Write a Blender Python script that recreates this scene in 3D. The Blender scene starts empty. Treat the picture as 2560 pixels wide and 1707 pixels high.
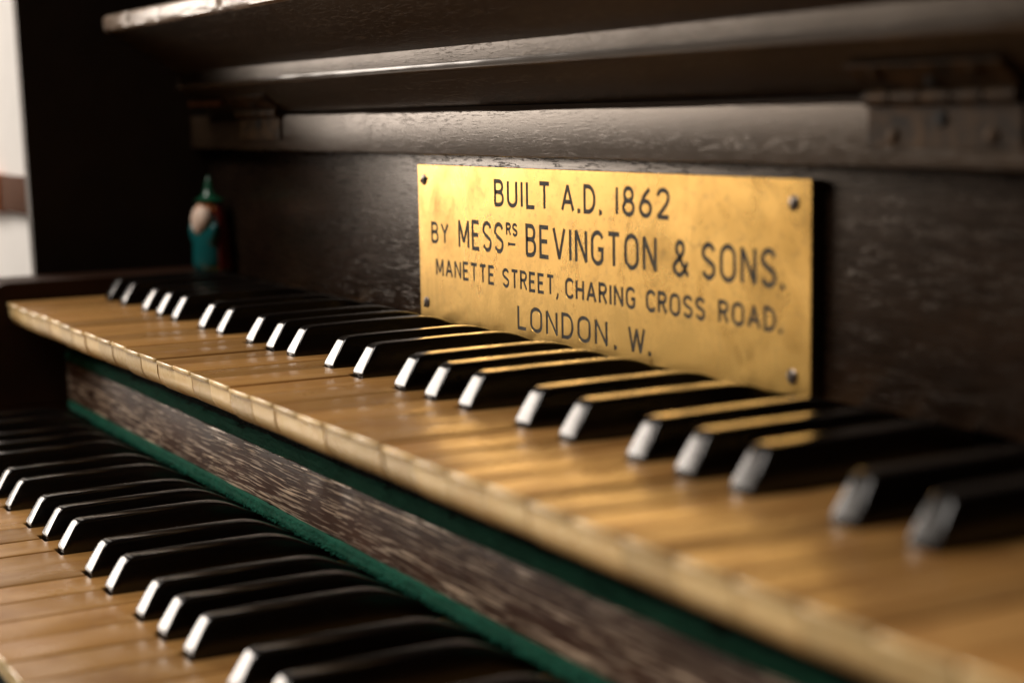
import bpy, bmesh, math, random
from mathutils import Vector, Matrix, Euler
R = math.radians
random.seed(7)
sc = bpy.context.scene
col = sc.collection

# ---------------------------------------------------------------- camera
cam_d = bpy.data.cameras.new('camera'); cam = bpy.data.objects.new('camera', cam_d); col.objects.link(cam)
cam.location = (1.0080, -0.2783, 0.1048)
cam.rotation_euler = (R(82.348), R(0.981), R(60.624))
cam_d.lens = 59.4; cam_d.sensor_width = 36; cam_d.sensor_fit = 'HORIZONTAL'
cam_d.clip_start = 0.01; cam_d.clip_end = 50
cam_d.dof.use_dof = True; cam_d.dof.focus_distance = 0.730; cam_d.dof.aperture_fstop = 5.3
cam_d.dof.aperture_blades = 9
sc.camera = cam

# ---------------------------------------------------------------- world and lamps (a room lit by a window on the left, plus added fill lamps)
w = bpy.data.worlds.new('World'); sc.world = w; w.use_nodes = True
w.node_tree.nodes['Background'].inputs[0].default_value = (1.0, 0.86, 0.72, 1)
w.node_tree.nodes['Background'].inputs[1].default_value = 0.012

def lamp(name, loc, target, sx, sy, radiance, color, roll=0.0):
    d = bpy.data.lights.new(name, 'AREA'); d.shape = 'RECTANGLE'; d.size = sx; d.size_y = sy
    d.energy = radiance * math.pi * sx * sy; d.color = color
    o = bpy.data.objects.new(name, d); col.objects.link(o); o.location = loc
    o.rotation_euler = (Vector(target) - Vector(loc)).to_track_quat('-Z', 'Y').to_euler()
    if roll: o.rotation_euler.rotate_axis('Z', R(roll))
    return o
lamp('window_light', (-2.40, -1.23, 0.80), (0.0, -1.23, 0.80), 1.35, 1.40, 13.0, (1.0, 0.88, 0.77), 42)
lamp('room_fill_light', (-2.40, -2.08, -0.56), (0.0, -2.08, -0.56), 1.9, 1.10, 0.40, (1.0, 0.88, 0.75))  # added fill standing in for the pale room mirrored in the plaque
lamp('floor_bounce_light', (-2.40, -0.92, -0.66), (0.0, -0.92, -0.66), 0.95, 0.60, 1.1, (1.0, 0.86, 0.72))
lamp('side_fill_light', (-2.40, -2.25, 1.15), (0.0, -2.25, 1.15), 1.25, 2.2, 1.6, (1.0, 0.88, 0.76))  # added fill for the fascia sheen, in place of a pale wall
lamp('overhead_fill_light', (0.03, -1.06, 1.45), (0.35, -0.05, 0.0), 0.8, 0.8, 13.5, (1.0, 0.92, 0.84))  # fill added above and in front to brighten the natural keys

sc.view_settings.view_transform = 'Standard'; sc.view_settings.look = 'None'
sc.view_settings.exposure = 0.0; sc.view_settings.gamma = 1.0
sc.render.engine = 'CYCLES'
sc.cycles.caustics_reflective = False

# ---------------------------------------------------------------- helpers
def tag(o, label=None, cat=None, group=None, kind=None):
    if label: o['label'] = label
    if cat: o['category'] = cat
    if group: o['group'] = group
    if kind: o['kind'] = kind
    return o
def empty(name, loc=(0, 0, 0)):
    o = bpy.data.objects.new(name, None); o.empty_display_size = 0.02; col.objects.link(o); o.location = loc
    return o
def link(name, me, parent=None, loc=(0, 0, 0), rot=(0, 0, 0)):
    o = bpy.data.objects.new(name, me); col.objects.link(o); o.parent = parent
    o.location = loc; o.rotation_euler = rot
    return o
def finish(me, mat, angle=35):
    me.validate()
    for m in (mat if isinstance(mat, (list, tuple)) else [mat]): me.materials.append(m)
    me.polygons.foreach_set('use_smooth', [True] * len(me.polygons))
    me.set_sharp_from_angle(angle=R(angle))
    return me
def mesh_bm(name, bm, mat, angle=35):
    bmesh.ops.recalc_face_normals(bm, faces=bm.faces[:])
    me = bpy.data.meshes.new(name); bm.to_mesh(me); bm.free()
    return finish(me, mat, angle)
def box_bm(x0, x1, y0, y1, z0, z1, bev=0.0, seg=2):
    bm = bmesh.new()
    bmesh.ops.create_cube(bm, size=1.0)
    bmesh.ops.scale(bm, vec=(x1 - x0, y1 - y0, z1 - z0), verts=bm.verts)
    bmesh.ops.translate(bm, vec=((x0 + x1) / 2, (y0 + y1) / 2, (z0 + z1) / 2), verts=bm.verts)
    if bev: bmesh.ops.bevel(bm, geom=bm.edges[:], offset=bev, segments=seg, profile=0.5, affect='EDGES')
    return bm
def box(name, x0, x1, y0, y1, z0, z1, mat, parent=None, bev=0.0, seg=2):
    return link(name, mesh_bm(name, box_bm(x0, x1, y0, y1, z0, z1, bev, seg), mat), parent)
def extrude_x(prof, x0, x1, cuts=0, wob=None):
    """closed (y,z) outline swept along x; wob(x,y,z,i) may shift points"""
    bm = bmesh.new(); rings = []
    n = cuts + 2
    for k in range(n):
        x = x0 + (x1 - x0) * k / (n - 1)
        ring = []
        for i, (y, z) in enumerate(prof):
            p = (x, y, z)
            if wob: p = wob(x, y, z, i)
            ring.append(bm.verts.new(p))
        rings.append(ring)
    m = len(prof)
    for a, b in zip(rings, rings[1:]):
        for i in range(m):
            bm.faces.new((a[i], a[(i + 1) % m], b[(i + 1) % m], b[i]))
    bm.faces.new(rings[0]); bm.faces.new(rings[-1])
    return bm
def lathe_bm(prof, seg=24):
    bm = bmesh.new(); rings = []
    for r, z in prof:
        rings.append([bm.verts.new((r * math.cos(2 * math.pi * k / seg), r * math.sin(2 * math.pi * k / seg), z)) for k in range(seg)])
    for a, b in zip(rings, rings[1:]):
        for k in range(seg): bm.faces.new((a[k], a[(k + 1) % seg], b[(k + 1) % seg], b[k]))
    bm.faces.new(rings[0]); bm.faces.new(rings[-1])
    return bm

# ---------------------------------------------------------------- materials
class NT:
    def __init__(s, name):
        s.m = bpy.data.materials.new(name); s.m.use_nodes = True
        s.t = s.m.node_tree; s.b = s.t.nodes['Principled BSDF']
    def n(s, typ, **kw):
        nd = s.t.nodes.new(typ)
        for k, v in kw.items():
            if k.startswith('i_'):
                nd.inputs[k[2:].replace('_', ' ')].default_value = v
            else: setattr(nd, k, v)
        return nd
    def l(s, a, b): s.t.links.new(a, b)
    def coords(s, scale, offset_random=True):
        tc = s.n('ShaderNodeTexCoord'); mp = s.n('ShaderNodeMapping'); mp.inputs['Scale'].default_value = scale
        if offset_random:
            oi = s.n('ShaderNodeObjectInfo')
            mul = s.n('ShaderNodeMath', operation='MULTIPLY'); mul.inputs[1].default_value = 37.0
            s.l(oi.outputs['Random'], mul.inputs[0])
            add = s.n('ShaderNodeVectorMath', operation='ADD')
            s.l(tc.outputs['Object'], add.inputs[0]); s.l(mul.outputs[0], add.inputs[1])
            s.l(add.outputs[0], mp.inputs['Vector'])
        else: s.l(tc.outputs['Object'], mp.inputs['Vector'])
        return mp.outputs[0]
    def noise(s, vec, scale=1.0, detail=3.0, rough=0.5, dist=0.0):
        nd = s.n('ShaderNodeTexNoise'); nd.inputs['Scale'].default_value = scale; nd.inputs['Detail'].default_value = detail
        nd.inputs['Roughness'].default_value = rough; nd.inputs['Distortion'].default_value = dist
        s.l(vec, nd.inputs['Vector']); return nd.outputs['Fac']
    def ramp(s, fac, stops):
        nd = s.n('ShaderNodeValToRGB'); s.l(fac, nd.inputs[0]); e = nd.color_ramp.elements
        while len(e) < len(stops): e.new(0.5)
        for el, (p, c) in zip(e, stops):
            el.position = p; el.color = (c, c, c, 1) if isinstance(c, (int, float)) else (*c, 1)
        return nd.outputs[0]
    def mix(s, fac, a, b, blend='MIX'):
        nd = s.n('ShaderNodeMix', data_type='RGBA', blend_type=blend)
        for sock, v in ((nd.inputs[0], fac), (nd.inputs[6], a), (nd.inputs[7], b)):
            if isinstance(v, (int, float)): sock.default_value = v
            elif isinstance(v, tuple): sock.default_value = (*v, 1)
            else: s.l(v, sock)
        return nd.outputs[2]
    def bump(s, h, strength, dist, prev=None):
        nd = s.n('ShaderNodeBump'); nd.inputs['Strength'].default_value = strength; nd.inputs['Distance'].default_value = dist
        s.l(h, nd.inputs['Height'])
        if prev is not None: s.l(prev, nd.inputs['Normal'])
        return nd.outputs[0]
    def set(s, **kw):
        for k, v in kw.items():
            sock = s.b.inputs[k.replace('_', ' ')]
            if isinstance(v, (int, float)): sock.default_value = v
            elif isinstance(v, tuple): sock.default_value = (*v, 1) if len(v) == 3 else v
            else: s.l(v, sock)
        return s

def oak(name, dark, mid, pore, px, pz, amount, rough=(0.35, 0.5), spec=0.5, bump=0.5, thr=(0.56, 0.64), bandlo=0.15, pspec=None):
    """stained oak: grain runs along x; long open pores px per metre along and pz across"""
    t = NT(name)
    tc = t.n('ShaderNodeTexCoord')
    # slow waviness of the grain
    wv = t.n('ShaderNodeMapping'); wv.inputs['Scale'].default_value = (9, 22, 22); t.l(tc.outputs['Object'], wv.inputs['Vector'])
    nz = t.n('ShaderNodeTexNoise'); nz.inputs['Scale'].default_value = 1.0; nz.inputs['Detail'].default_value = 2; t.l(wv.outputs[0], nz.inputs['Vector'])
    sub = t.n('ShaderNodeVectorMath', operation='SUBTRACT'); t.l(nz.outputs['Color'], sub.inputs[0]); sub.inputs[1].default_value = (.5, .5, .5)
    sca = t.n('ShaderNodeVectorMath', operation='MULTIPLY'); t.l(sub.outputs[0], sca.inputs[0]); sca.inputs[1].default_value = (0.0, 0.0045, 0.0045)
    add = t.n('ShaderNodeVectorMath', operation='ADD'); t.l(tc.outputs['Object'], add.inputs[0]); t.l(sca.outputs[0], add.inputs[1])
    def mp(scale):
        m = t.n('ShaderNodeMapping'); m.inputs['Scale'].default_value = scale; t.l(add.outputs[0], m.inputs['Vector']); return m.outputs[0]
    pores = t.noise(mp((px, pz, pz)), 1.0, 2.0, 0.6)
    band = t.noise(mp((6, 160, 160)), 1.0, 3.0)
    fine = t.noise(mp((px * 0.7, pz * 1.5, pz * 1.5)), 1.0, 3.0, 0.6)
    blot = t.noise(mp((22, 40, 40)), 1.0, 4.0, 0.6)
    pm = t.ramp(pores, [(thr[0], 0.0), (thr[1], 1.0)])
    bm_ = t.ramp(band, [(0.40, bandlo), (0.62, 1.0)])
    pore_mask = t.mix(1.0, pm, bm_, 'MULTIPLY')
    base = t.mix(t.ramp(blot, [(0.3, 0.0), (0.7, 1.0)]), dark, mid)
    base = t.mix(t.ramp(fine, [(0.35, 0.55), (0.6, 0.0)]), base, tuple(c * 0.35 for c in dark))
    amt = t.n('ShaderNodeMath', operation='MULTIPLY'); t.l(pore_mask, amt.inputs[0]); amt.inputs[1].default_value = amount
    cl = t.mix(amt.outputs[0], base, pore)
    rg = t.n('ShaderNodeMapRange'); rg.inputs['To Min'].default_value = rough[0]; rg.inputs['To Max'].default_value = rough[1]
    t.l(fine, rg.inputs['Value'])
    nrm = t.bump(pore_mask, bump, 0.0004)
    nrm = t.bump(fine, bump * 0.55, 0.00025, nrm)
    t.set(Base_Color=cl, Roughness=rg.outputs[0], Specular_IOR_Level=spec, Normal=nrm)
    t.b.inputs['Specular Tint'].default_value = (1.0, 0.80, 0.62, 1)
    if pspec is not None:
        ms = t.n('ShaderNodeMapRange'); ms.inputs['To Min'].default_value = spec; ms.inputs['To Max'].default_value = pspec
        t.l(pore_mask, ms.inputs['Value']); t.l(ms.outputs[0], t.b.inputs['Specular IOR Level'])
        mr = t.n('ShaderNodeMix', data_type='FLOAT'); t.l(pore_mask, mr.inputs[0]); t.l(rg.outputs[0], mr.inputs[2]); mr.inputs[3].default_value = 0.30
        t.l(mr.outputs[0], t.b.inputs['Roughness'])
    return t.m

M = {}
M['oak_rail'] = oak('oak_rail', (0.040, 0.015, 0.008), (0.085, 0.034, 0.018), (0.95, 0.74, 0.54), 32, 1500, 1.0, (0.50, 0.62), 0.20, 0.9, (0.545, 0.585), 0.30, 1.0)  # pale pore colour paints the glints on the grain edges into the oak
M['oak_fascia'] = oak('oak_fascia', (0.030, 0.018, 0.010), (0.052, 0.032, 0.019), (0.014, 0.010, 0.007), 120, 1300, 0.75, (0.24, 0.38), 0.5, 0.28)
M['oak_lid'] = oak('oak_lid', (0.024, 0.016, 0.010), (0.042, 0.029, 0.019), (0.30, 0.23, 0.17), 150, 1100, 0.25, (0.32, 0.46), 0.6, 0.32)
M['oak_dark'] = oak('oak_dark', (0.011, 0.006, 0.004), (0.018, 0.010, 0.006), (0.004, 0.003, 0.002), 80, 900, 0.5, (0.5, 0.65), 0.3, 0.4)
M['oak_nameboard'] = oak('oak_nameboard', (0.012, 0.0068, 0.0042), (0.028, 0.0160, 0.0100), (0.010, 0.007, 0.005), 90, 700, 0.8, (0.20, 0.34), 0.42, 0.4)
M['oak_block'] = oak('oak_block', (0.018, 0.006, 0.003), (0.028, 0.010, 0.005), (0.012, 0.006, 0.004), 80, 900, 0.5, (0.45, 0.6), 0.3, 0.3)

def worn_edge():
    t = NT('worn_edge')
    v = t.coords((1, 1, 1), False)
    m = t.n('ShaderNodeMapping'); m.inputs['Scale'].default_value = (60, 200, 200); t.l(v, m.inputs['Vector'])
    a = t.noise(m.outputs[0], 1.0, 4.0, 0.65)
    m2 = t.n('ShaderNodeMapping'); m2.inputs['Scale'].default_value = (700, 300, 300); t.l(v, m2.inputs['Vector'])
    b = t.noise(m2.outputs[0], 1.0, 3.0, 0.6)
    c = t.mix(t.ramp(a, [(0.38, 0.0), (0.62, 1.0)]), (0.48, 0.38, 0.30), (0.20, 0.13, 0.09))
    c = t.mix(t.ramp(b, [(0.3, 0.5), (0.6, 0.0)]), c, (0.06, 0.035, 0.02))
    n = t.bump(a, 0.5, 0.0008); n = t.bump(b, 0.35, 0.0003, n)
    t.set(Base_Color=c, Roughness=0.34, Specular_IOR_Level=0.7, Normal=n); return t.m
M['worn_edge'] = worn_edge()

def ivory(name, c1, c2, c3, rough):
    t = NT(name)
    v = t.coords((160, 14, 160)); st = t.noise(v, 1.0, 4.0, 0.6)
    v2 = t.coords((40, 40, 40)); bl = t.noise(v2, 1.0, 3.0, 0.55)
    v3 = t.coords((900, 90, 900)); sc_ = t.noise(v3, 1.0, 2.0, 0.6)
    c = t.mix(t.ramp(st, [(0.34, 0.0), (0.66, 1.0)]), c1, c2)
    c = t.mix(t.ramp(bl, [(0.52, 0.0), (0.72, 0.75)]), c, c3)
    oi = t.n('ShaderNodeObjectInfo')
    hsv = t.n('ShaderNodeHueSaturation')
    mr = t.n('ShaderNodeMapRange'); mr.inputs['To Min'].default_value = 0.74; mr.inputs['To Max'].default_value = 1.16
    t.l(oi.outputs['Random'], mr.inputs['Value']); t.l(mr.outputs[0], hsv.inputs['Value']); t.l(c, hsv.inputs['Color'])
    rr = t.n('ShaderNodeMapRange'); rr.inputs['To Min'].default_value = rough - 0.08; rr.inputs['To Max'].default_value = rough + 0.1
    t.l(bl, rr.inputs['Value'])
    n = t.bump(st, 0.04, 0.0003); n = t.bump(sc_, 0.10, 0.0001, n)
    t.set(Base_Color=hsv.outputs[0], Roughness=rr.outputs[0], Specular_IOR_Level=0.5, Normal=n)
    t.b.inputs['Subsurface Weight'].default_value = 0.0
    return t.m
M['ivory_top'] = ivory('ivory_top', (0.39, 0.190, 0.054), (0.49, 0.265, 0.088), (0.31, 0.140, 0.038), 0.29)  # yellowed ivory, darkened further for the weaker light on the tops
M['ivory_front'] = ivory('ivory_front', (0.78, 0.55, 0.25), (0.84, 0.63, 0.31), (0.70, 0.44, 0.17), 0.26)  # paler copy: the stronger light on the fronts is put into the colour
M['key_wood'] = NT('key_wood').set(Base_Color=(0.07, 0.035, 0.014), Roughness=0.7).m

def ebony():
    t = NT('ebony')
    v = t.coords((300, 30, 300)); a = t.noise(v, 1.0, 4.0, 0.6)
    v2 = t.coords((120, 120, 120)); b = t.noise(v2, 1.0, 4.0, 0.7)
    c = t.mix(t.ramp(a, [(0.4, 0.0), (0.7, 1.0)]), (0.004, 0.0032, 0.003), (0.010, 0.007, 0.005))
    rr = t.n('ShaderNodeMapRange'); rr.inputs['To Min'].default_value = 0.12; rr.inputs['To Max'].default_value = 0.27
    t.l(b, rr.inputs['Value'])
    n = t.bump(a, 0.06, 0.0002); n = t.bump(b, 0.035, 0.0002, n)
    t.set(Base_Color=c, Roughness=rr.outputs[0], Specular_IOR_Level=0.58, Normal=n); return t.m
M['ebony'] = ebony()

def brass():
    t = NT('brass')
    v = t.coords((18, 900, 900), False); scr = t.noise(v, 1.0, 3.0, 0.6)
    v2 = t.coords((22, 22, 34), False); bl = t.noise(v2, 1.0, 5.0, 0.62, 0.4)
    v3 = t.coords((260, 260, 260), False); sp = t.noise(v3, 1.0, 4.0, 0.7)
    v4 = t.coords((500, 30, 60), False); drip = t.noise(v4, 1.0, 3.0, 0.6)
    c = t.mix(t.ramp(bl, [(0.36, 0.0), (0.66, 1.0)]), (0.74, 0.45, 0.125), (0.60, 0.35, 0.088))
    c = t.mix(t.ramp(sp, [(0.54, 0.0), (0.72, 0.75)]), c, (0.40, 0.24, 0.075))
    vt = t.coords((45, 45, 30), False); tn = t.noise(vt, 1.0, 6.0, 0.7, 0.6)
    sep = t.n('ShaderNodeSeparateXYZ'); tcz = t.n('ShaderNodeTexCoord'); t.l(tcz.outputs['Object'], sep.inputs[0])
    mz = t.n('ShaderNodeMapRange'); mz.inputs['From Min'].default_value = 0.0; mz.inputs['From Max'].default_value = 0.045
    mz.inputs['To Min'].default_value = 0.30; mz.inputs['To Max'].default_value = -0.05; t.l(sep.outputs['Z'], mz.inputs['Value'])
    sm = t.n('ShaderNodeMath', operation='ADD'); t.l(tn, sm.inputs[0]); t.l(mz.outputs[0], sm.inputs[1])
    tarn = t.ramp(sm.outputs[0], [(0.50, 0.0), (0.80, 0.8)])
    c = t.mix(tarn, c, (0.42, 0.27, 0.075))
    c = t.mix(t.ramp(drip, [(0.62, 0.0), (0.80, 0.35)]), c, (0.50, 0.32, 0.12))
    rr = t.n('ShaderNodeMapRange'); rr.inputs['From Min'].default_value = 0.3; rr.inputs['From Max'].default_value = 0.7
    rr.inputs['To Min'].default_value = 0.22; rr.inputs['To Max'].default_value = 0.38
    t.l(tn, rr.inputs['Value'])
    ra = t.n('ShaderNodeMath', operation='MULTIPLY_ADD'); t.l(tarn, ra.inputs[0]); ra.inputs[1].default_value = 0.22; t.l(rr.outputs[0], ra.inputs[2]); rr = ra
    n = t.bump(scr, 0.05, 0.0001)
    v5 = t.coords((9, 9, 12), False); wavy = t.noise(v5, 1.0, 1.0)
    n = t.bump(wavy, 0.03, 0.0025, n)
    t.set(Base_Color=c, Metallic=1.0, Roughness=rr.outputs[0], Normal=n); return t.m
M['brass'] = brass()
M['brass_edge'] = NT('brass_edge').set(Base_Color=(0.05, 0.035, 0.02), Metallic=0.6, Roughness=0.6).m
def paint_fill():
    t = NT('letter_fill'); v = t.coords((500, 500, 500), False); a = t.noise(v, 1.0, 4.0, 0.7)
    c = t.mix(t.ramp(a, [(0.4, 0.0), (0.75, 1.0)]), (0.018, 0.016, 0.013), (0.085, 0.072, 0.050))
    t.set(Base_Color=c, Roughness=0.6, Specular_IOR_Level=0.2, Normal=t.bump(a, 0.3, 0.0002)); return t.m
M['letter_fill'] = paint_fill()
M['steel'] = NT('steel').set(Base_Color=(0.24, 0.20, 0.17), Metallic=1.0, Roughness=0.36).m
M['slot'] = NT('slot').set(Base_Color=(0.01, 0.009, 0.008), Roughness=0.8).m
def old_brass():
    t = NT('old_brass'); v = t.coords((140, 140, 140)); a = t.noise(v, 1.0, 5.0, 0.65)
    c = t.mix(t.ramp(a, [(0.35, 0.0), (0.65, 1.0)]), (0.014, 0.009, 0.005), (0.085, 0.046, 0.018))
    t.set(Base_Color=c, Metallic=0.2, Roughness=0.6, Specular_IOR_Level=0.18, Normal=t.bump(a, 0.5, 0.0006)); return t.m
M['old_brass'] = old_brass()
def felt(name, c1, c2, sheen=0.25):
    t = NT(name); v = t.coords((1300, 1300, 1300), False); a = t.noise(v, 1.0, 4.0, 0.7)
    v2 = t.coords((70, 120, 120), False); b = t.noise(v2, 1.0, 4.0, 0.6)
    c = t.mix(t.ramp(a, [(0.35, 0.0), (0.65, 1.0)]), c1, c2)
    c = t.mix(t.ramp(b, [(0.4, 0.45), (0.65, 0.0)]), c, tuple(x * 0.4 for x in c1))
    t.set(Base_Color=c, Roughness=0.95, Specular_IOR_Level=0.1, Normal=t.bump(a, 0.8, 0.0006)); 
    t.b.inputs['Sheen Weight'].default_value = sheen; t.b.inputs['Sheen Roughness'].default_value = 0.5
    t.b.inputs['Sheen Tint'].default_value = (0.2, 0.6, 0.45, 1)
    return t.m
M['felt'] = felt('green_felt', (0.004, 0.055, 0.031), (0.012, 0.112, 0.066))
M['felt_top'] = felt('dusty_dark_felt', (0.004, 0.008, 0.006), (0.012, 0.018, 0.013), 0.0)
M['felt_fibre'] = felt('felt_fibre', (0.012, 0.15, 0.09), (0.05, 0.30, 0.20))
def plain(name, c, rough=0.6, var=0.15, scale=60, spec=0.4):
    t = NT(name); v = t.coords((scale,) * 3); a = t.noise(v, 1.0, 4.0, 0.6)
    t.set(Base_Color=t.mix(a, tuple(x * (1 - var) for x in c), tuple(min(1, x * (1 + var)) for x in c)), Roughness=rough,
          Specular_IOR_Level=spec, Normal=t.bump(a, 0.15, 0.0006)); return t.m
M['plaster'] = plain('white_plaster', (0.90, 0.87, 0.83), 0.85, 0.08, 45)
M['orange_wood'] = plain('orange_wood', (0.36, 0.085, 0.008), 0.7, 0.25, 25, 0.12)
M['brown_wood'] = plain('brown_wood', (0.075, 0.026, 0.009), 0.8, 0.25, 25, 0.05)
M['teal'] = plain('teal_glaze', (0.005, 0.085, 0.085), 0.25, 0.15, 200, 0.6)
M['hat_green'] = plain('green_glaze', (0.004, 0.065, 0.030), 0.3, 0.15, 200, 0.6)
M['skin'] = plain('face_glaze', (0.62, 0.24, 0.09), 0.4, 0.1, 200)
M['beard'] = plain('beard_glaze', (0.75, 0.56, 0.44), 0.5, 0.12, 300)
M['red_glaze'] = plain('red_glaze', (0.18, 0.018, 0.012), 0.35, 0.15, 200)
M['black_dot'] = NT('black_dot').set(Base_Color=(0.01, 0.01, 0.01), Roughness=0.3).m

# ---------------------------------------------------------------- setting: the white wall behind the organ
wall = box('wall', -0.90, -0.058, -0.010, 0.050, -0.30, 0.60, M['plaster'], None, 0.002)
tag(wall, kind='structure')
rail = empty('wall_rail', (-0.173, -0.010, 0.044)); tag(rail, 'blurred orange and brown wooden strip across the white wall at far left', 'wall rail')
box('board', -0.50, -0.001, -0.008, -0.0005, 0.0, 0.0262, M['orange_wood'], rail, 0.001)
box('end_block', 0.0, 0.112, -0.006, -0.0005, 0.0012, 0.0258, M['brown_wood'], rail, 0.001)

# ---------------------------------------------------------------- organ case
XR = 0.90
organ = empty('organ_case', (0.40, 0.10, -0.16))
tag(organ, 'dark stained oak case of an old two-manual pipe organ', 'organ')
O = Vector((0.40, 0.10, -0.16))
def part(name, bm, mat, parent=organ, angle=35):
    """mesh given in world coordinates, hung under the case (origin kept at the case's base)"""
    me = mesh_bm(name, bm, mat, angle)
    base = O if parent is organ else O
    me.transform(Matrix.Translation(-base))
    return link(name, me, parent)
def noise1(x, f, seed=0.0):
    return math.sin(x * f + seed) * 0.5 + math.sin(x * f * 2.3 + seed * 1.7 + 1.3) * 0.3 + math.sin(x * f * 5.1 + seed * 2.9 + 0.4) * 0.2

# tall side panel on the left, key blocks beside the keys
part('side_panel', extrude_x([(-0.0230, -0.158), (-0.0255, 0.01), (-0.0290, 0.20), (-0.0300, 0.52), (0.296, 0.52), (0.296, -0.158)], -0.055, -0.045), M['oak_dark'])
kb = [(-0.020, 0.0)]
def round_block(y0, y1, z0, z1, r):
    pts = [(y1, z0), (y1, z1)]
    for k in range(9):
        a = R(90 + 90 * k / 8); pts.append((y0 + r + r * math.cos(a), z1 - r + r * math.sin(a)))
    pts.append((y0, z0)); return pts
part('key_block', extrude_x(round_block(-0.064, 0.086, -0.0620, 0.0112, 0.012), -0.0445, -0.0025), M['oak_block'])
part('key_block', extrude_x(round_block(-0.172, 0.086, -0.157, -0.0626, 0.012), -0.0445, -0.0025), M['oak_block'])
part('back_panel', box_bm(-0.0445, XR, 0.165, 0.176, -0.157, 0.20, 0.001), M['oak_dark'])
part('key_bed', box_bm(-0.0445, XR, -0.168, 0.150, -0.1585, -0.108, 0.002), M['oak_dark'])
part('key_frame', box_bm(-0.002, XR, -0.012, 0.150, -0.0308, -0.0165, 0.0008), M['oak_dark'])
# nameboard
part('nameboard', box_bm(-0.0445, XR, 0.0885, 0.104, 0.0075, 0.1065, 0.0008), M['oak_nameboard'])
# fascia rail above the nameboard
fz0, fz1 = 0.0866, 0.1068
fas = [(0.0880, fz0), (0.0880, fz1), (0.0790, fz1), (0.0782, fz1 - 0.0006), (0.0780, fz1 - 0.0016), (0.0780, fz0 + 0.0012), (0.0783, fz0 + 0.0004), (0.0790, fz0)]
fascia = part('fascia_rail', extrude_x(fas, -0.0445, XR, 60, lambda x, y, z, i: (x, y, z + (0.00025 * noise1(x, 60, 1.0) if i in (2, 3, 4, 5, 6, 7) else 0))), M['oak_fascia'])

# lid, folded up on its hinges: chamfer, front band, sloping underside, worn front edge
lx0 = -0.012
lid_prof = [(0.0880, 0.1086), (0.0795, 0.1086), (0.0606, 0.1236), (0.0600, 0.1243), (0.0597, 0.1252), (0.0597, 0.1335),
            (0.0180, 0.1572), (0.0172, 0.1580), (0.0168, 0.1592), (0.0166, 0.1660), (0.0172, 0.1676), (0.0190, 0.1684), (0.0950, 0.1684), (0.0950, 0.1500)]
bm = extrude_x(lid_prof, lx0, XR, 120, lambda x, y, z, i: (x, y + (0.0002 * noise1(x, 75, 0.3) if i in (2, 3, 4) else 0), z + 0.0035 * (x - 0.1) * (0.6 if i in (1, 2, 3, 4, 5) else 0)))
lid = part('lid', bm, M['oak_lid'])
# worn strip along the lid's front edge, with chips
def edge_strip(x0, x1):
    bm = bmesh.new(); n = 260; rings = []
    rnd = random.Random(3)
    chips = [(0.033, 0.006, 0.0030), (0.192, 0.003, 0.0035), (0.004, 0.004, 0.0012), (0.09, 0.004, 0.0010), (0.26, 0.006, 0.0012), (0.40, 0.004, 0.0015)]
    m = 9
    for k in range(n + 1):
        x = x0 + (x1 - x0) * k / n
        ring = []
        for j in range(m):
            u = j / (m - 1)
            z = 0.1576 + u * 0.0100
            bulge = 0.0006 + 0.0010 * math.sin(math.pi * min(max(u, 0), 1)) ** 0.5
            if u in (0.0, 1.0): bulge = -0.0006
            y = 0.0166 - bulge + 0.00035 * noise1(x, 55 + 9 * j, j) + 0.0002 * rnd.uniform(-1, 1)
            for (cx, cw, cd) in chips:
                d = abs(x - cx) / cw
                if d < 1 and 0.2 < u < 0.95: y += cd * (1 - d) * (1 - abs(u - 0.6))
            ring.append(bm.verts.new((x, y, z)))
        rings.append(ring)
    for a, b in zip(rings, rings[1:]):
        for j in range(m - 1): bm.faces.new((a[j], b[j], b[j + 1], a[j + 1]))
    back = []
    for ring in rings:
        back.append((bm.verts.new((ring[0].co.x, 0.0185, 0.1584)), bm.verts.new((ring[0].co.x, 0.0185, 0.1670))))
    for k in range(n):
        bm.faces.new((rings[k][0], back[k][0], back[k + 1][0], rings[k + 1][0]))
        bm.faces.new((rings[k][-1], rings[k + 1][-1], back[k + 1][1], back[k][1]))
    for k in (0, n): bm.faces.new([*rings[k], back[k][1], back[k][0]])
    return bm
es = part('worn_edge', edge_strip(lx0 - 0.0004, XR), M['worn_edge'], lid, 50)
es['label'] = 'pale worn and chipped front edge of the lid'

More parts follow.
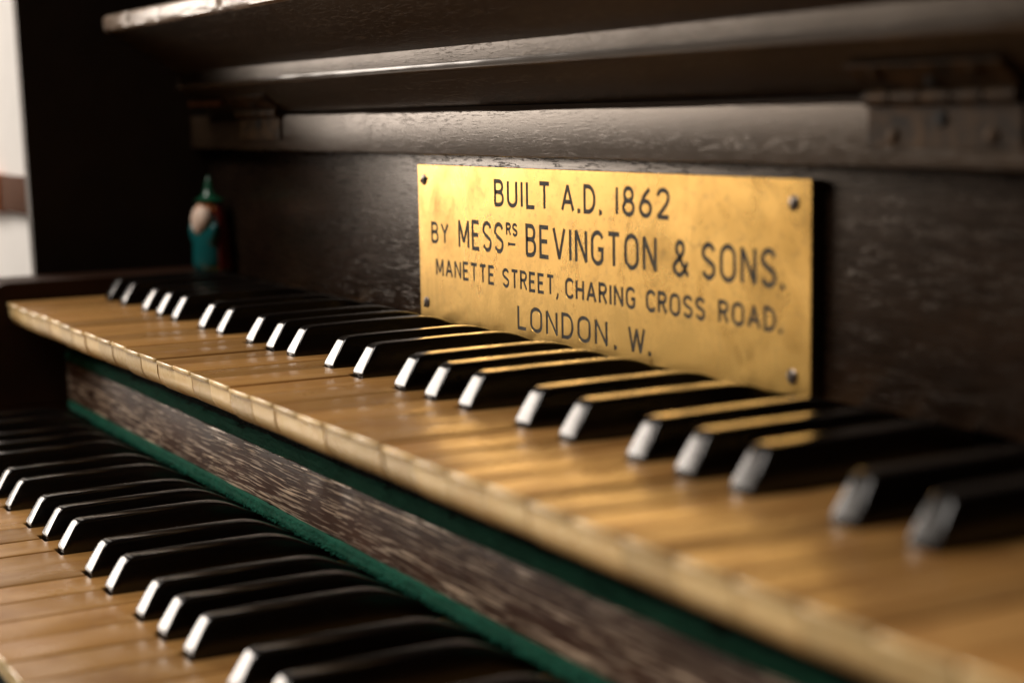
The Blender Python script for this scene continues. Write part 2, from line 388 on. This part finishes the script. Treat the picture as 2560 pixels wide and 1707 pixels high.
# hinges between fascia and lid
def hinge(x0, x1):
    h = link('hinge', mesh_bm('knuckle_pin', box_bm(x0 - O.x, x1 - O.x, 0.0745 - O.y, 0.0765 - O.y, 0.1070 - O.z, 0.1085 - O.z), M['old_brass']), organ)
    n = 5
    for k in range(n):
        a = x0 + (x1 - x0) * k / n + 0.0003; b = x0 + (x1 - x0) * (k + 1) / n - 0.0003
        bm = lathe_bm([(0.0020, 0), (0.0025, 0.0004), (0.0025, b - a - 0.0004), (0.0020, b - a)], 16)
        me = mesh_bm('knuckle', bm, M['old_brass'])
        link('knuckle', me, h, (a - O.x, 0.0758 - O.y, 0.1077 - O.z), (0, R(90), 0))
    def leaf(a, b):
        bm = box_bm(x0, x1, -0.0005, 0.0005, 0, 0.0145, 0.0002, 1)
        ang = math.atan2(b[0] - a[0], b[1] - a[1])
        bmesh.ops.transform(bm, matrix=Matrix.Translation((0, a[0], a[1])) @ Matrix.Rotation(-ang, 4, 'X'), verts=bm.verts)
        me = mesh_bm('leaf', bm, M['old_brass']); me.transform(Matrix.Translation(-O)); link('leaf', me, h)
        d = Vector((0, b[0] - a[0], b[1] - a[1])).normalized(); nr = Vector((0, -d.z, d.y))
        if nr.y > 0: nr = -nr
        for f in (0.18, 0.5, 0.82):
            c = Vector((x0 + (x1 - x0) * f, a[0], a[1])) + d * (0.011 if f != 0.5 else 0.006) + nr * 0.0007
            bm = lathe_bm([(0.0026, -0.0008), (0.0026, 0.0002), (0.0018, 0.0006), (0.0004, 0.0007)], 16)
            me = mesh_bm('hinge_screw', bm, M['slot'] if f == 0.5 else M['old_brass'])
            o = link('screw', me, h, c - O); o.rotation_euler = nr.to_track_quat('Z', 'Y').to_euler()
    leaf((0.0772, 0.1072), (0.0772, 0.0912))
    leaf((0.0783, 0.1087), (0.0650, 0.1192))
    return h
hinge(0.048, 0.112); hinge(0.602, 0.666)
M['highlight'] = NT('highlight_edge').set(Base_Color=(0.10, 0.075, 0.055), Roughness=0.13, Specular_IOR_Level=0.6).m  # paler and glossier than the lid, to give the bright line
pe = part('arris_highlight', extrude_x([(0.0603, 0.1232), (0.0594, 0.1239), (0.0591, 0.1246), (0.0590, 0.1266), (0.0600, 0.1272)], lx0 + 0.0005, XR, 120, lambda x, y, z, i: (x, y + 0.0002 * noise1(x, 75, 0.3), z + 0.0021 * (x - 0.1))), M['highlight'], lid)  # strip added to hold the highlight along the lid's lower arris
part('wood_strip', box_bm(-0.011, 0.046, 0.0655, 0.0690, 0.1128, 0.1158, 0.0005), M['brown_wood'], lid)

# oak rail between the manuals, felt above and below
def rail_wob(x, y, z, i): return (x, y + 0.00025 * noise1(x, 40, i), z + 0.00035 * noise1(x, 33, 0.5 * i))
rz0, rz1 = -0.0615, -0.0374
rp = [(-0.0190, rz0), (-0.0198, rz0 + 0.0003), (-0.0202, rz0 + 0.0012), (-0.0202, rz1 - 0.0012), (-0.0198, rz1 - 0.0003), (-0.0190, rz1), (0.004, rz1), (0.004, rz0)]
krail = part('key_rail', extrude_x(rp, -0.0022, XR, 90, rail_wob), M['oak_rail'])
krail['label'] = 'dark oak rail with glints coloured into its open grain between the two keyboards'
def felt_part(prof, mat, parent, seed, cuts=220):
    rnd = random.Random(seed)
    def wob(x, y, z, i):
        return (x, y + 0.0005 * noise1(x, 90, seed + i) + rnd.uniform(-1, 1) * 0.0002, z + 0.0005 * noise1(x, 120, seed * 2 + i) + rnd.uniform(-1, 1) * 0.0002)
    o = part('felt_strip', extrude_x(prof, -0.0021, XR, cuts, wob), mat, parent)
    o.data.materials.append(M['felt_top'])
    for p in o.data.polygons:
        if p.normal.z > 0.92: p.material_index = 1
    return o
ft = felt_part([(-0.0196, -0.0376), (-0.0206, -0.0368), (-0.0209, -0.0345), (-0.0205, -0.0322), (-0.0190, -0.0312), (-0.0120, -0.0312), (-0.0120, -0.0376)], M['felt'], krail, 1)
fb = felt_part([(-0.0180, -0.0672), (-0.0200, -0.0668), (-0.0208, -0.0650), (-0.0207, -0.0625), (-0.0196, -0.0612), (-0.0050, -0.0612), (-0.0050, -0.0672)], M['felt'], krail, 2)
def fibres(name, parent, x0, x1, n, yz, dirs, length, mat, seed):
    rnd = random.Random(seed); vs, fs = [], []
    for k in range(n):
        x = rnd.uniform(x0, x1); (y, z) = rnd.choice(yz); y += rnd.uniform(-.0006, .0004); z += rnd.uniform(-.0008, .0008)
        d = Vector(rnd.choice(dirs)) + Vector((rnd.uniform(-1.2, 1.2), rnd.uniform(-.5, .5), rnd.uniform(-.6, .6))); d.normalize()
        L = length * rnd.uniform(0.3, 1.0); wv = d.cross(Vector((0, 0.3, 1))).normalized() * 0.00008
        p = Vector((x, y, z)) - O; q = p + d * L * 0.6 + Vector((rnd.uniform(-1, 1), 0, rnd.uniform(-1, 1))) * L * 0.15; e = p + d * L
        b = len(vs); vs += [p - wv, p + wv, q - wv, q + wv, e]
        fs += [(b, b + 1, b + 3, b + 2), (b + 2, b + 3, b + 4)]
    me = bpy.data.meshes.new(name); me.from_pydata(vs, [], fs); finish(me, mat)
    o = link(name, me, parent); o['kind'] = 'stuff'; return o
fibres('felt_fuzz', ft, 0.05, 0.62, 15000, [(-0.0208, -0.0365), (-0.0209, -0.0345), (-0.0206, -0.0325), (-0.0195, -0.0314)], [(0, -1, 0), (0, -.8, .6)], 0.0018, M['felt_fibre'], 5)
fibres('felt_fuzz', fb, 0.05, 0.62, 14000, [(-0.0202, -0.0668), (-0.0208, -0.0650), (-0.0207, -0.0628)], [(0, -1, 0), (0, -.7, -.7)], 0.0017, M['felt_fibre'], 6)
dustm = plain('dust_fibre', (0.22, 0.20, 0.15), 0.8, 0.2, 200)
fibres('dust_fibres', ft, 0.08, 0.60, 900, [(-0.0150, -0.0306), (-0.0180, -0.0308), (-0.0123, -0.025), (-0.0123, -0.021)], [(0, -.6, .6), (1, -.3, .2)], 0.0026, dustm, 8)
# slip in front of the lower keys
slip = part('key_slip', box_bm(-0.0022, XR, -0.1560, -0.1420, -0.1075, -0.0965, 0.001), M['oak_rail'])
felt_part([(-0.1550, -0.0966), (-0.1565, -0.0955), (-0.1565, -0.0925), (-0.1550, -0.0915), (-0.1400, -0.0915), (-0.1400, -0.0966)], M['felt'], slip, 4, 120)

# ---------------------------------------------------------------- keyboards
NAT = 0.165 / 7; OCT = 0.165
CEN = [0.0225, 0.0509, 0.0912, 0.1177, 0.1443]
EDGE = {1: 0, 2: 1, 4: 2, 5: 3, 6: 4}        # natural boundary -> sharp on it
YF = -0.0542
def ivory_top_mesh(k):
    g = 0.00036
    b0, b1 = k * NAT, (k + 1) * NAT; mid = (b0 + b1) / 2
    l, r = -NAT / 2 + g, NAT / 2 - g
    lt = CEN[EDGE[k]] + 0.0063 - mid if k in EDGE else l
    rt = CEN[EDGE[k + 1]] - 0.0063 - mid if (k + 1) in EDGE else r
    bm = bmesh.new()
    pts = [(l, YF)]
    pts = [(l, YF + 0.0012), (l + 0.0004, YF + 0.0004), (l + 0.0013, YF), (r - 0.0013, YF), (r - 0.0004, YF + 0.0004), (r, YF + 0.0012), (r, -0.0011)]
    if rt < r: pts += [(rt, -0.0011)]
    pts += [(rt, 0.100), (lt, 0.100)]
    if lt > l: pts += [(lt, -0.0011)]
    pts += [(l, -0.0011)]
    q = []
    for p in pts:
        if not q or (abs(p[0] - q[-1][0]) + abs(p[1] - q[-1][1])) > 1e-7: q.append(p)
    vs = [bm.verts.new((x, y, 0.0)) for x, y in q]
    f = bm.faces.new(vs)
    ret = bmesh.ops.extrude_face_region(bm, geom=[f])
    bmesh.ops.translate(bm, vec=(0, 0, -0.0019), verts=[v for v in ret['geom'] if isinstance(v, bmesh.types.BMVert)])
    bmesh.ops.recalc_face_normals(bm, faces=bm.faces[:])
    top = [e for e in bm.edges if all(abs(v.co.z) < 1e-7 for v in e.verts)]
    bmesh.ops.bevel(bm, geom=top, offset=0.00055, segments=3, profile=0.5, affect='EDGES')
    low = [e for e in bm.edges if all(abs(v.co.z + 0.0019) < 1e-7 and v.co.y < YF + 0.001 for v in e.verts)]
    bmesh.ops.bevel(bm, geom=low, offset=0.0004, segments=2, profile=0.5, affect='EDGES')
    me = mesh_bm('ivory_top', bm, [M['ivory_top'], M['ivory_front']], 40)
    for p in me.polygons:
        if p.normal.y < -0.35 and p.center.y < YF + 0.0012: p.material_index = 1  # lip highlight painted with the paler front ivory
    return me
def ivory_front_mesh():
    g = 0.00034; h = NAT / 2 - g
    prof = [(YF + 0.0010, -0.00185), (YF + 0.0011, -0.0040), (YF + 0.0012, -0.0068), (YF + 0.0018, -0.0090), (YF + 0.0029, -0.0110), (YF + 0.0046, -0.0126), (YF + 0.0068, -0.0138),
            (YF + 0.0092, -0.0146), (YF + 0.0110, -0.0149), (YF + 0.0110, -0.0138), (YF + 0.0060, -0.0118), (YF + 0.0030, -0.0080), (YF + 0.0025, -0.00185)]
    return mesh_bm('ivory_front', extrude_x(prof, -h, h), M['ivory_front'], 40)
def key_body_mesh(k):
    g = 0.0007; b0, b1 = k * NAT, (k + 1) * NAT; mid = (b0 + b1) / 2
    l, r = -NAT / 2 + g, NAT / 2 - g
    bm = box_bm(l, r, YF + 0.0042, -0.002, -0.0118, -0.00195)
    lt = CEN[EDGE[k]] + 0.0070 - mid if k in EDGE else l
    rt = CEN[EDGE[k + 1]] - 0.0070 - mid if (k + 1) in EDGE else r
    b2 = box_bm(lt, rt, -0.002, 0.140, -0.0118, -0.00195); tmp = bpy.data.meshes.new('t'); b2.to_mesh(tmp); b2.free(); bm.from_mesh(tmp); bpy.data.meshes.remove(tmp)
    return mesh_bm('natural_key', bm, M['key_wood'])
SH = [(0.0, 0.0014), (0.0004, 0.0024), (0.0030, 0.0067), (0.0056, 0.0108), (0.0066, 0.0120), (0.0080, 0.0126), (0.0100, 0.0129), (0.030, 0.0132), (0.050, 0.0133), (0.062, 0.0133), (0.066, 0.0131),
      (0.070, 0.0125), (0.0735, 0.0115), (0.077, 0.0101), (0.080, 0.0086), (0.084, 0.0066), (0.089, 0.0045), (0.100, 0.0030), (0.128, 0.0030)]
def sharp_mesh():
    bm = bmesh.new(); rings = []
    wb, wt, H = 0.0105, 0.0080, 0.0133
    for y, zt in SH:
        rr = min(0.0012, zt * 0.4)
        def wx(z): return (wb - (wb - wt) * max(0, z) / H) / 2
        half = [(wb / 2, -0.006), (wb / 2, 0.0)]
        for a in (0, 22, 45, 68, 90):
            cx = wx(zt - rr) - rr; half.append((cx + rr * math.cos(R(a)), zt - rr + rr * math.sin(R(a))))
        ring = [(x, z) for x, z in half] + [(-x, z) for x, z in reversed(half)]
        # soften the front corners
        pin = 0.0006 if y == 0.0 else 0.0
        rings.append([bm.verts.new((x - math.copysign(pin, x), y, z)) for x, z in ring])
    for a, b in zip(rings, rings[1:]):
        m = len(a)
        for i in range(m): bm.faces.new((a[i], a[(i + 1) % m], b[(i + 1) % m], b[i]))
    bm.faces.new(rings[0]); bm.faces.new(rings[-1])
    return mesh_bm('sharp_key', bm, M['ebony'], 32)
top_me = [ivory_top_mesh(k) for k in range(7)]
body_me = [key_body_mesh(k) for k in range(7)]
front_me = ivory_front_mesh(); sharp_me = sharp_mesh()
def keyboard(loc, label, seed, n0=0):
    rnd = random.Random(seed)
    kb = empty('keyboard', loc); tag(kb, label, 'keyboard')
    for i in range(36):
        k = i % 7
        b = link('natural_key', body_me[k], kb, ((i + 0.5) * NAT + rnd.uniform(-1, 1) * 0.00018, rnd.uniform(-1, 1) * 0.00040, rnd.uniform(-1, 1) * 0.00032))
        b.rotation_euler = (0, R(rnd.uniform(-.6, .6)), 0)
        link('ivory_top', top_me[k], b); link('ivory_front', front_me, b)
    for i in range(25):
        c = (i // 5) * OCT + CEN[i % 5]
        s = link('sharp_key', sharp_me, kb, (c + rnd.uniform(-1, 1) * 0.0003, rnd.uniform(-1, 1) * 0.0004, rnd.uniform(-1, 1) * 0.0002))
        s.rotation_euler = (R(rnd.uniform(-.12, .12)), R(rnd.uniform(-1.3, 1.3)), R(rnd.uniform(-.25, .25)))
    return kb
keyboard((0, 0, 0), 'upper keyboard with yellowed ivory keys and black sharps below the brass plaque', 11)
keyboard((0, -0.1068, -0.0738), 'lower keyboard of yellowed keys and black sharps in front of oak rail', 12)

# ---------------------------------------------------------------- brass plaque
PX0, PX1, PZ0, PZ1, PY = 0.2714, 0.5670, 0.0078, 0.0817, 0.0835
plq = empty('brass_plaque', ((PX0 + PX1) / 2, 0.0885, PZ0))
tag(plq, 'engraved brass plaque reading BUILT A.D. 1862 screwed to the nameboard', 'plaque')
PO = Vector(plq.location)
def arc(cx, cy, rx, ry, a0, a1, n=10):
    return [(cx + rx * math.cos(R(a0 + (a1 - a0) * k / n)), cy + ry * math.sin(R(a0 + (a1 - a0) * k / n))) for k in range(n + 1)]
# stroke letters: width, list of (points, closed); the box is the centre line, height 1
W_ = 0.52
def oval(w): return arc(w / 2, .70, w / 2, .30, 0, 180, 10) + arc(w / 2, .30, w / 2, .30, 180, 360, 10)
S_pts = lambda w: arc(w / 2, .745, w / 2, .255, 20, 200, 9)[0:] + [(w * .16, .585), (w * .5, .50), (w * .86, .405)] + arc(w / 2, .255, w / 2, .255, 20, -160, 9)
G = {
 'I': (0.0, [([(0, 0), (0, 1)], 0)]),
 '1': (0.0, [([(0, 0), (0, 1)], 0)]),
 'L': (.40, [([(0, 1), (0, 0), (.40, 0)], 0)]),
 'T': (.50, [([(0, 1), (.50, 1)], 0), ([(.25, 1), (.25, 0)], 0)]),
 'E': (.42, [([(.42, 1), (0, 1), (0, 0), (.42, 0)], 0), ([(0, .52), (.36, .52)], 0)]),
 'U': (.48, [([(0, 1)] + arc(.24, .26, .24, .26, 180, 360, 10) + [(.48, 1)], 0)]),
 'B': (.46, [([(0, 0), (0, 1), (.24, 1)] + arc(.24, .77, .19, .23, 90, -90, 8) + [(0, .54)], 0), ([(.22, .54)] + arc(.22, .27, .24, .27, 90, -90, 8) + [(0, 0)], 0)]),
 'D': (.50, [([(0, 0), (0, 1), (.18, 1)] + arc(.18, .5, .32, .5, 90, -90, 14) + [], 1)]),
 'A': (.58, [([(0, 0), (.29, 1), (.58, 0)], 0), ([(.11, .33), (.47, .33)], 0)]),
 'V': (.56, [([(0, 1), (.28, 0), (.56, 1)], 0)]),
 'W': (.80, [([(0, 1), (.20, 0), (.40, .95), (.60, 0), (.80, 1)], 0)]),
 'N': (.50, [([(0, 0), (0, 1), (.50, 0), (.50, 1)], 0)]),
 'M': (.62, [([(0, 0), (0, 1), (.31, .18), (.62, 1), (.62, 0)], 0)]),
 'Y': (.54, [([(0, 1), (.27, .50), (.54, 1)], 0), ([(.27, .50), (.27, 0)], 0)]),
 'H': (.48, [([(0, 0), (0, 1)], 0), ([(.48, 0), (.48, 1)], 0), ([(0, .52), (.48, .52)], 0)]),
 'O': (.54, [(oval(.54), 1)]),
 'C': (.48, [(arc(.26, .70, .26, .30, 25, 180, 9) + arc(.26, .30, .26, .30, 180, 335, 9), 0)]),
 'G': (.50, [(arc(.26, .70, .26, .30, 25, 180, 9) + arc(.26, .30, .26, .30, 180, 330, 9) + [(.50, .46), (.30, .46)], 0)]),
 'R': (.46, [([(0, 0), (0, 1), (.22, 1)] + arc(.22, .76, .22, .24, 90, -90, 9) + [(0, .52)], 0), ([(.20, .52), (.46, 0)], 0)]),
 'S': (.46, [(S_pts(.46), 0)]),
 '8': (.46, [(arc(.23, .76, .19, .24, 0, 360, 16)[:-1], 1), (arc(.23, .265, .23, .265, 0, 360, 16)[:-1], 1)]),
 '6': (.46, [([(.40, 1), (.20, .78), (.04, .46)] + [(.0, .28)], 0), (arc(.23, .275, .23, .275, 0, 360, 16)[:-1], 1)]),
 '2': (.46, [(arc(.23, .74, .23, .26, 170, -20, 10) + [(.36, .45), (.0, 0), (.46, 0)], 0)]),
 '&': (.58, [([(.58, 0), (.14, .66)] + arc(.25, .80, .15, .20, 215, -40, 10) + [(.26, .53), (.08, .38)] + arc(.21, .22, .21, .22, 135, 300, 8) + [(.44, .16), (.56, .40)], 0)]),
}
def ribbon(bm, pts, closed, hw, y0, y1, hw1=None):
    hw1 = hw if hw1 is None else hw1
    P = [Vector(p) for p in pts]
    Q = [P[0]]
    for p in P[1:]:
        if (p - Q[-1]).length > hw * 0.25: Q.append(p)
    P = Q; n = len(P)
    if closed and (P[0] - P[-1]).length < hw * 0.25: P.pop(); n -= 1
    L, Rr, L1, R1 = [], [], [], []
    for i in range(n):
        if closed or 0 < i < n - 1:
            a = (P[i] - P[i - 1]).normalized(); b = (P[(i + 1) % n] - P[i]).normalized()
        elif i == 0: a = b = (P[1] - P[0]).normalized()
        else: a = b = (P[-1] - P[-2]).normalized()
        na, nb = Vector((-a.y, a.x)), Vector((-b.y, b.x))
        m = na + nb
        if m.length < 1e-4: m = na
        m.normalize(); s = min(1.0 / max(m.dot(na), 0.2), 1.42)
        p = P[i].copy()
        if not closed and i == 0: p -= a * hw * 0.15
        if not closed and i == n - 1: p += a * hw * 0.15
        L.append(p + m * hw * s); Rr.append(p - m * hw * s); L1.append(p + m * hw1 * s); R1.append(p - m * hw1 * s)
    v = [[bm.verts.new((q.x, y, q.y)) for q in side] for y, side in ((y0, L), (y0, Rr), (y1, L1), (y1, R1))]
    lf, rf, lb, rb = v
    rng = range(n) if closed else range(n - 1)
    for i in rng:
        j = (i + 1) % n
        bm.faces.new((lf[i], lf[j], rf[j], rf[i])); bm.faces.new((lb[i], rb[i], rb[j], lb[j]))
        bm.faces.new((lf[i], lb[i], lb[j], lf[j])); bm.faces.new((rf[i], rf[j], rb[j], rb[i]))
    if not closed:
        bm.faces.new((lf[0], rf[0], rb[0], lb[0])); bm.faces.new((lf[-1], lb[-1], rb[-1], rf[-1]))
def rect(bm, x0, x1, z0, z1, y0, y1):
    t = box_bm(x0, x1, y0, y1, z0, z1); me = bpy.data.meshes.new('t'); t.to_mesh(me); t.free(); bm.from_mesh(me); bpy.data.meshes.remove(me)
# words: text, x0, x1, z0, z1, stroke width (mm, on the plaque plane)
WORDS = [('BUILT', 347.9, 396.6, 64.4, 76.4, 1.45), ('A.D.', 405.6, 436.8, 64.4, 76.2, 1.45), ('1862', 447.3, 484.4, 64.5, 76.4, 1.45),
         ('BY', 284.8, 302.8, 44.5, 54.8, 1.35), ('MESS', 312.7, 355.6, 43.6, 57.4, 1.5), ('RS', 358.1, 368.2, 51.8, 57.7, 1.0), ('-', 360.0, 366.0, 47.8, 48.8, 1.0),
         ('BEVINGTON', 375.5, 475.6, 43.8, 58.0, 1.55), ('&', 486.3, 496.8, 43.4, 57.5, 1.55), ('SONS.', 504.7, 552.7, 43.7, 57.6, 1.6),
         ('MANETTE', 288.9, 346.8, 29.0, 37.7, 1.15), ('STREET', 354.1, 399.0, 28.7, 37.4, 1.15), (',', 400.6, 402.5, 27.4, 30.1, 1.1), ('CHARING', 408.0, 460.6, 28.4, 37.2, 1.2),
         ('CROSS', 468.1, 506.8, 28.4, 37.2, 1.25), ('ROAD.', 514.9, 551.4, 28.6, 37.3, 1.25),
         ('LONDON', 367.2, 440.3, 11.3, 22.3, 1.3), ('.', 445.4, 446.9, 11.3, 12.7, 1.3), ('W', 455.4, 467.4, 11.2, 22.0, 1.3), ('.', 469.8, 471.2, 11.5, 12.9, 1.3)]
def split(pts, closed):
    """break an open stroke at its acute corners so that every piece keeps its full width"""
    if closed: return [(pts, 1)]
    out, cur = [], [pts[0]]
    for i in range(1, len(pts)):
        cur.append(pts[i])
        if i < len(pts) - 1:
            a = Vector(pts[i]) - Vector(pts[i - 1]); b = Vector(pts[i + 1]) - Vector(pts[i])
            if a.length > 0.02 and b.length > 0.02 and a.angle(b) > R(100): out.append((cur, 0)); cur = [pts[i]]
    out.append((cur, 0)); return out
def letters(make):
    """calls make(bm-filling function) once for each character"""
    for text, x0, x1, z0, z1, sw in WORDS:
        x0, x1, z0, z1, sw = (v / 1000 for v in (x0, x1, z0, z1, sw * 1.12))
        if text in ('.', '-', ','):
            if text == ',': make([('P', [(x1 - sw * .4, z1 - sw * .2), (x1 - sw * .6, z0 + (z1 - z0) * .5), (x0 + sw * .1, z0)], 0, sw * .42)])
            else: make([('R', x0, x1, z0, z1)])
            continue
        h = z1 - z0 - sw
        gap = {'BUILT': 1.0}.get(text, 1.0)
        # natural advance: glyph widths (centre line) + a fixed gap; fit to the measured width
        spc = 0.30
        ws = [0.0 if c == '.' else G[c][0] for c in text]
        n = len(text)
        ndot = text.count('.')
        tot = sum(ws) + spc * (n - 1)
        k = (x1 - x0 - sw) / (tot * h)
        x = x0 + sw / 2
        for c, wd in zip(text, ws):
            if c == '.': make([('R', x - sw * .5, x + sw * .5, z0, z0 + sw)])
            else:
                pr = []
                for pts, cl in [q for p_, c_ in G[c][1] for q in split(p_, c_)]:
                    pr.append(('P', [(x + px * h * k, z0 + sw / 2 + pz * h) for px, pz in pts], cl, sw / 2))
                make(pr)
            x += (wd + spc) * h * k
def fill(bm, prims, y0, y1, grow=0.0, grow1=None, step=0.0):
    for q, p in enumerate(prims):
        y0 += step if q else 0.0
        if p[0] == 'P': ribbon(bm, p[1], p[2], p[3] + grow, y0, y1, p[3] + (grow if grow1 is None else grow1))
        else: rect(bm, p[1] - grow, p[2] + grow, p[3] - grow, p[4] + grow, y0, y1)
cut = bmesh.new()
chars = []
letters(chars.append)
for pr in chars: fill(cut, pr, PY - 0.0002, PY + 0.00040, 0.00032, -0.00016)
bmesh.ops.recalc_face_normals(cut, faces=cut.faces[:])
cme = bpy.data.meshes.new('cutter'); cut.to_mesh(cme); cut.free()
pme = bpy.data.meshes.new('plate')
pb = box_bm(PX0, PX1, PY, PY + 0.0017, PZ0, PZ1)
bmesh.ops.bevel(pb, geom=[e for e in pb.edges if all(v.co.y < PY + 1e-5 for v in e.verts)], offset=0.00035, segments=2, profile=0.5, affect='EDGES')
bmesh.ops.recalc_face_normals(pb, faces=pb.faces[:]); pb.to_mesh(pme); pb.free()
plate = bpy.data.objects.new('plate', pme); cutter = bpy.data.objects.new('cutter', cme)
col.objects.link(plate); col.objects.link(cutter)
md = plate.modifiers.new('b', 'BOOLEAN'); md.operation = 'DIFFERENCE'; md.solver = 'EXACT'; md.use_self = True; md.object = cutter
dg = bpy.context.evaluated_depsgraph_get()
res = bpy.data.meshes.new_from_object(plate.evaluated_get(dg))
plate.modifiers.clear(); bpy.data.objects.remove(cutter); bpy.data.meshes.remove(cme)
plate.data = res; res.materials.clear(); res.transform(Matrix.Translation(-PO))
res.materials.append(M['brass']); res.materials.append(M['brass_edge'])
for pl in res.polygons:
    pl.use_smooth = False; pl.material_index = 0
    c = pl.center + PO
    if abs(pl.normal.y) < 0.3 and (c.x < PX0 + 1e-4 or c.x > PX1 - 1e-4 or c.z < PZ0 + 1e-4 or c.z > PZ1 - 1e-4): pl.material_index = 1
plate.parent = plq
print('plate faces', len(res.polygons))
for pr in chars:
    bm = bmesh.new(); fill(bm, pr, PY + 0.00016, PY + 0.00070, 0.00005, None, 0.000012)
    me = mesh_bm('letter', bm, M['letter_fill']); me.transform(Matrix.Translation(-PO)); link('letter', me, plq)
bk = box_bm(PX0 + 0.0003, PX1 - 0.0003, PY + 0.0017, 0.0885, PZ0 + 0.0003, PZ1 - 0.0003)
me = mesh_bm('backing_board', bk, M['brass_edge']); me.transform(Matrix.Translation(-PO)); link('backing_board', me, plq)
scr_me = mesh_bm('screw', lathe_bm([(0.0027, -0.0010), (0.0027, 0.0002), (0.0023, 0.0006), (0.0012, 0.0009), (0.0002, 0.0010)], 24), M['steel'])
slot_me = mesh_bm('slot', box_bm(-0.0024, 0.0024, -0.00045, 0.00045, 0.0004, 0.00108), M['slot'])
for sx_, sz_, a in ((0.2782, 0.0745, 20), (0.5578, 0.0735, 80), (0.5572, 0.0144, 105), (0.2782, 0.0155, 60)):
    s = link('screw', scr_me, plq, Vector((sx_, PY, sz_)) - PO, (R(90), 0, 0))
    link('slot', slot_me, s, (0, 0, 0), (0, 0, R(a)))

# ---------------------------------------------------------------- gnome figurine on the key block
fg = empty('figurine', (-0.0075, 0.0752, 0.0112))
tag(fg, 'small figurine with green pointed hat and teal coat standing beyond the leftmost keys', 'figurine')
fg.rotation_euler = (0, 0, R(18)); fg.scale = (1.0, 1.0, 0.97)
body = [(0.0095, 0.0), (0.0112, 0.0012), (0.0116, 0.006), (0.0114, 0.014), (0.0108, 0.022), (0.0098, 0.029), (0.0080, 0.034), (0.0052, 0.0375), (0.0020, 0.039)]
bm = lathe_bm(body, 28)
# arms folded to the front
for s in (-1, 1):
    t = bmesh.new(); bmesh.ops.create_uvsphere(t, u_segments=14, v_segments=10, radius=1.0)
    bmesh.ops.transform(t, matrix=Matrix.Translation((s * 0.0090, -0.0045, 0.0225)) @ Matrix.Rotation(R(s * 18), 4, 'Y') @ Matrix.Diagonal((0.0034, 0.0042, 0.0090, 1)), verts=t.verts)
    me = bpy.data.meshes.new('t'); t.to_mesh(me); t.free(); bm.from_mesh(me); bpy.data.meshes.remove(me)
link('coat', mesh_bm('coat', bm, M['teal'], 60), fg)
def ball(name, c, s, mat, parent, u=20, v=14, rot=None):
    t = bmesh.new(); bmesh.ops.create_uvsphere(t, u_segments=u, v_segments=v, radius=1.0)
    m = Matrix.Translation(c) @ (rot or Matrix()) @ Matrix.Diagonal((*s, 1)); bmesh.ops.transform(t, matrix=m, verts=t.verts)
    return link(name, mesh_bm(name, t, mat, 80), parent)
head = ball('head', (0, -0.0010, 0.0400), (0.0074, 0.0074, 0.0078), M['skin'], fg)
ball('nose', (0, -0.0086, 0.0400), (0.0016, 0.0018, 0.0015), M['skin'], head, 12, 8)
for s in (-1, 1):
    ball('eye', (s * 0.0027, -0.0076, 0.0426), (0.0008, 0.0007, 0.0009), M['black_dot'], head, 10, 8)
    ball('ear', (s * 0.0074, -0.0008, 0.0402), (0.0012, 0.0020, 0.0024), M['skin'], head, 10, 8)
bd = bmesh.new(); bmesh.ops.create_uvsphere(bd, u_segments=24, v_segments=18, radius=1.0)
for v in bd.verts:
    k = 1.0 - 0.35 * max(0, -v.co.z); v.co.x *= k; a = math.atan2(v.co.y, v.co.x)
    v.co *= 1 + 0.05 * math.sin(9 * a + 3 * v.co.z)
bmesh.ops.transform(bd, matrix=Matrix.Translation((0, -0.0066, 0.0325)) @ Matrix.Rotation(R(-8), 4, 'X') @ Matrix.Diagonal((0.0078, 0.0058, 0.0105, 1)), verts=bd.verts)
link('beard', mesh_bm('beard', bd, M['beard'], 80), fg)
link('hat', mesh_bm('hat', lathe_bm([(0.0092, 0.0446), (0.0094, 0.0452), (0.0070, 0.0460), (0.0042, 0.0485), (0.0029, 0.0530), (0.0020, 0.0570), (0.0008, 0.0600), (0.0002, 0.0606)], 24), M['hat_green'], 60), fg)
# cloak falling down the back, open at the front
cl = bmesh.new(); rg = []
for r, z in [(0.0132, 0.001), (0.0130, 0.012), (0.0122, 0.024), (0.0104, 0.034), (0.0086, 0.0415), (0.0070, 0.0440)]:
    rg.append(([cl.verts.new((r * math.cos(R(a)), r * math.sin(R(a)), z)) for a in range(-15, 196, 15)], [cl.verts.new(((r - .0009) * math.cos(R(a)), (r - .0009) * math.sin(R(a)), z)) for a in range(-15, 196, 15)]))
n = len(rg[0][0])
for (a, ai), (b, bi) in zip(rg, rg[1:]):
    for k in range(n - 1):
        cl.faces.new((a[k], a[k + 1], b[k + 1], b[k])); cl.faces.new((ai[k], bi[k], bi[k + 1], ai[k + 1]))
    cl.faces.new((a[0], b[0], bi[0], ai[0])); cl.faces.new((a[-1], ai[-1], bi[-1], b[-1]))
for (a, ai) in (rg[0], rg[-1]):
    for k in range(n - 1): cl.faces.new((a[k], ai[k], ai[k + 1], a[k + 1]))
link('cloak', mesh_bm('cloak', cl, M['red_glaze'], 60), fg)
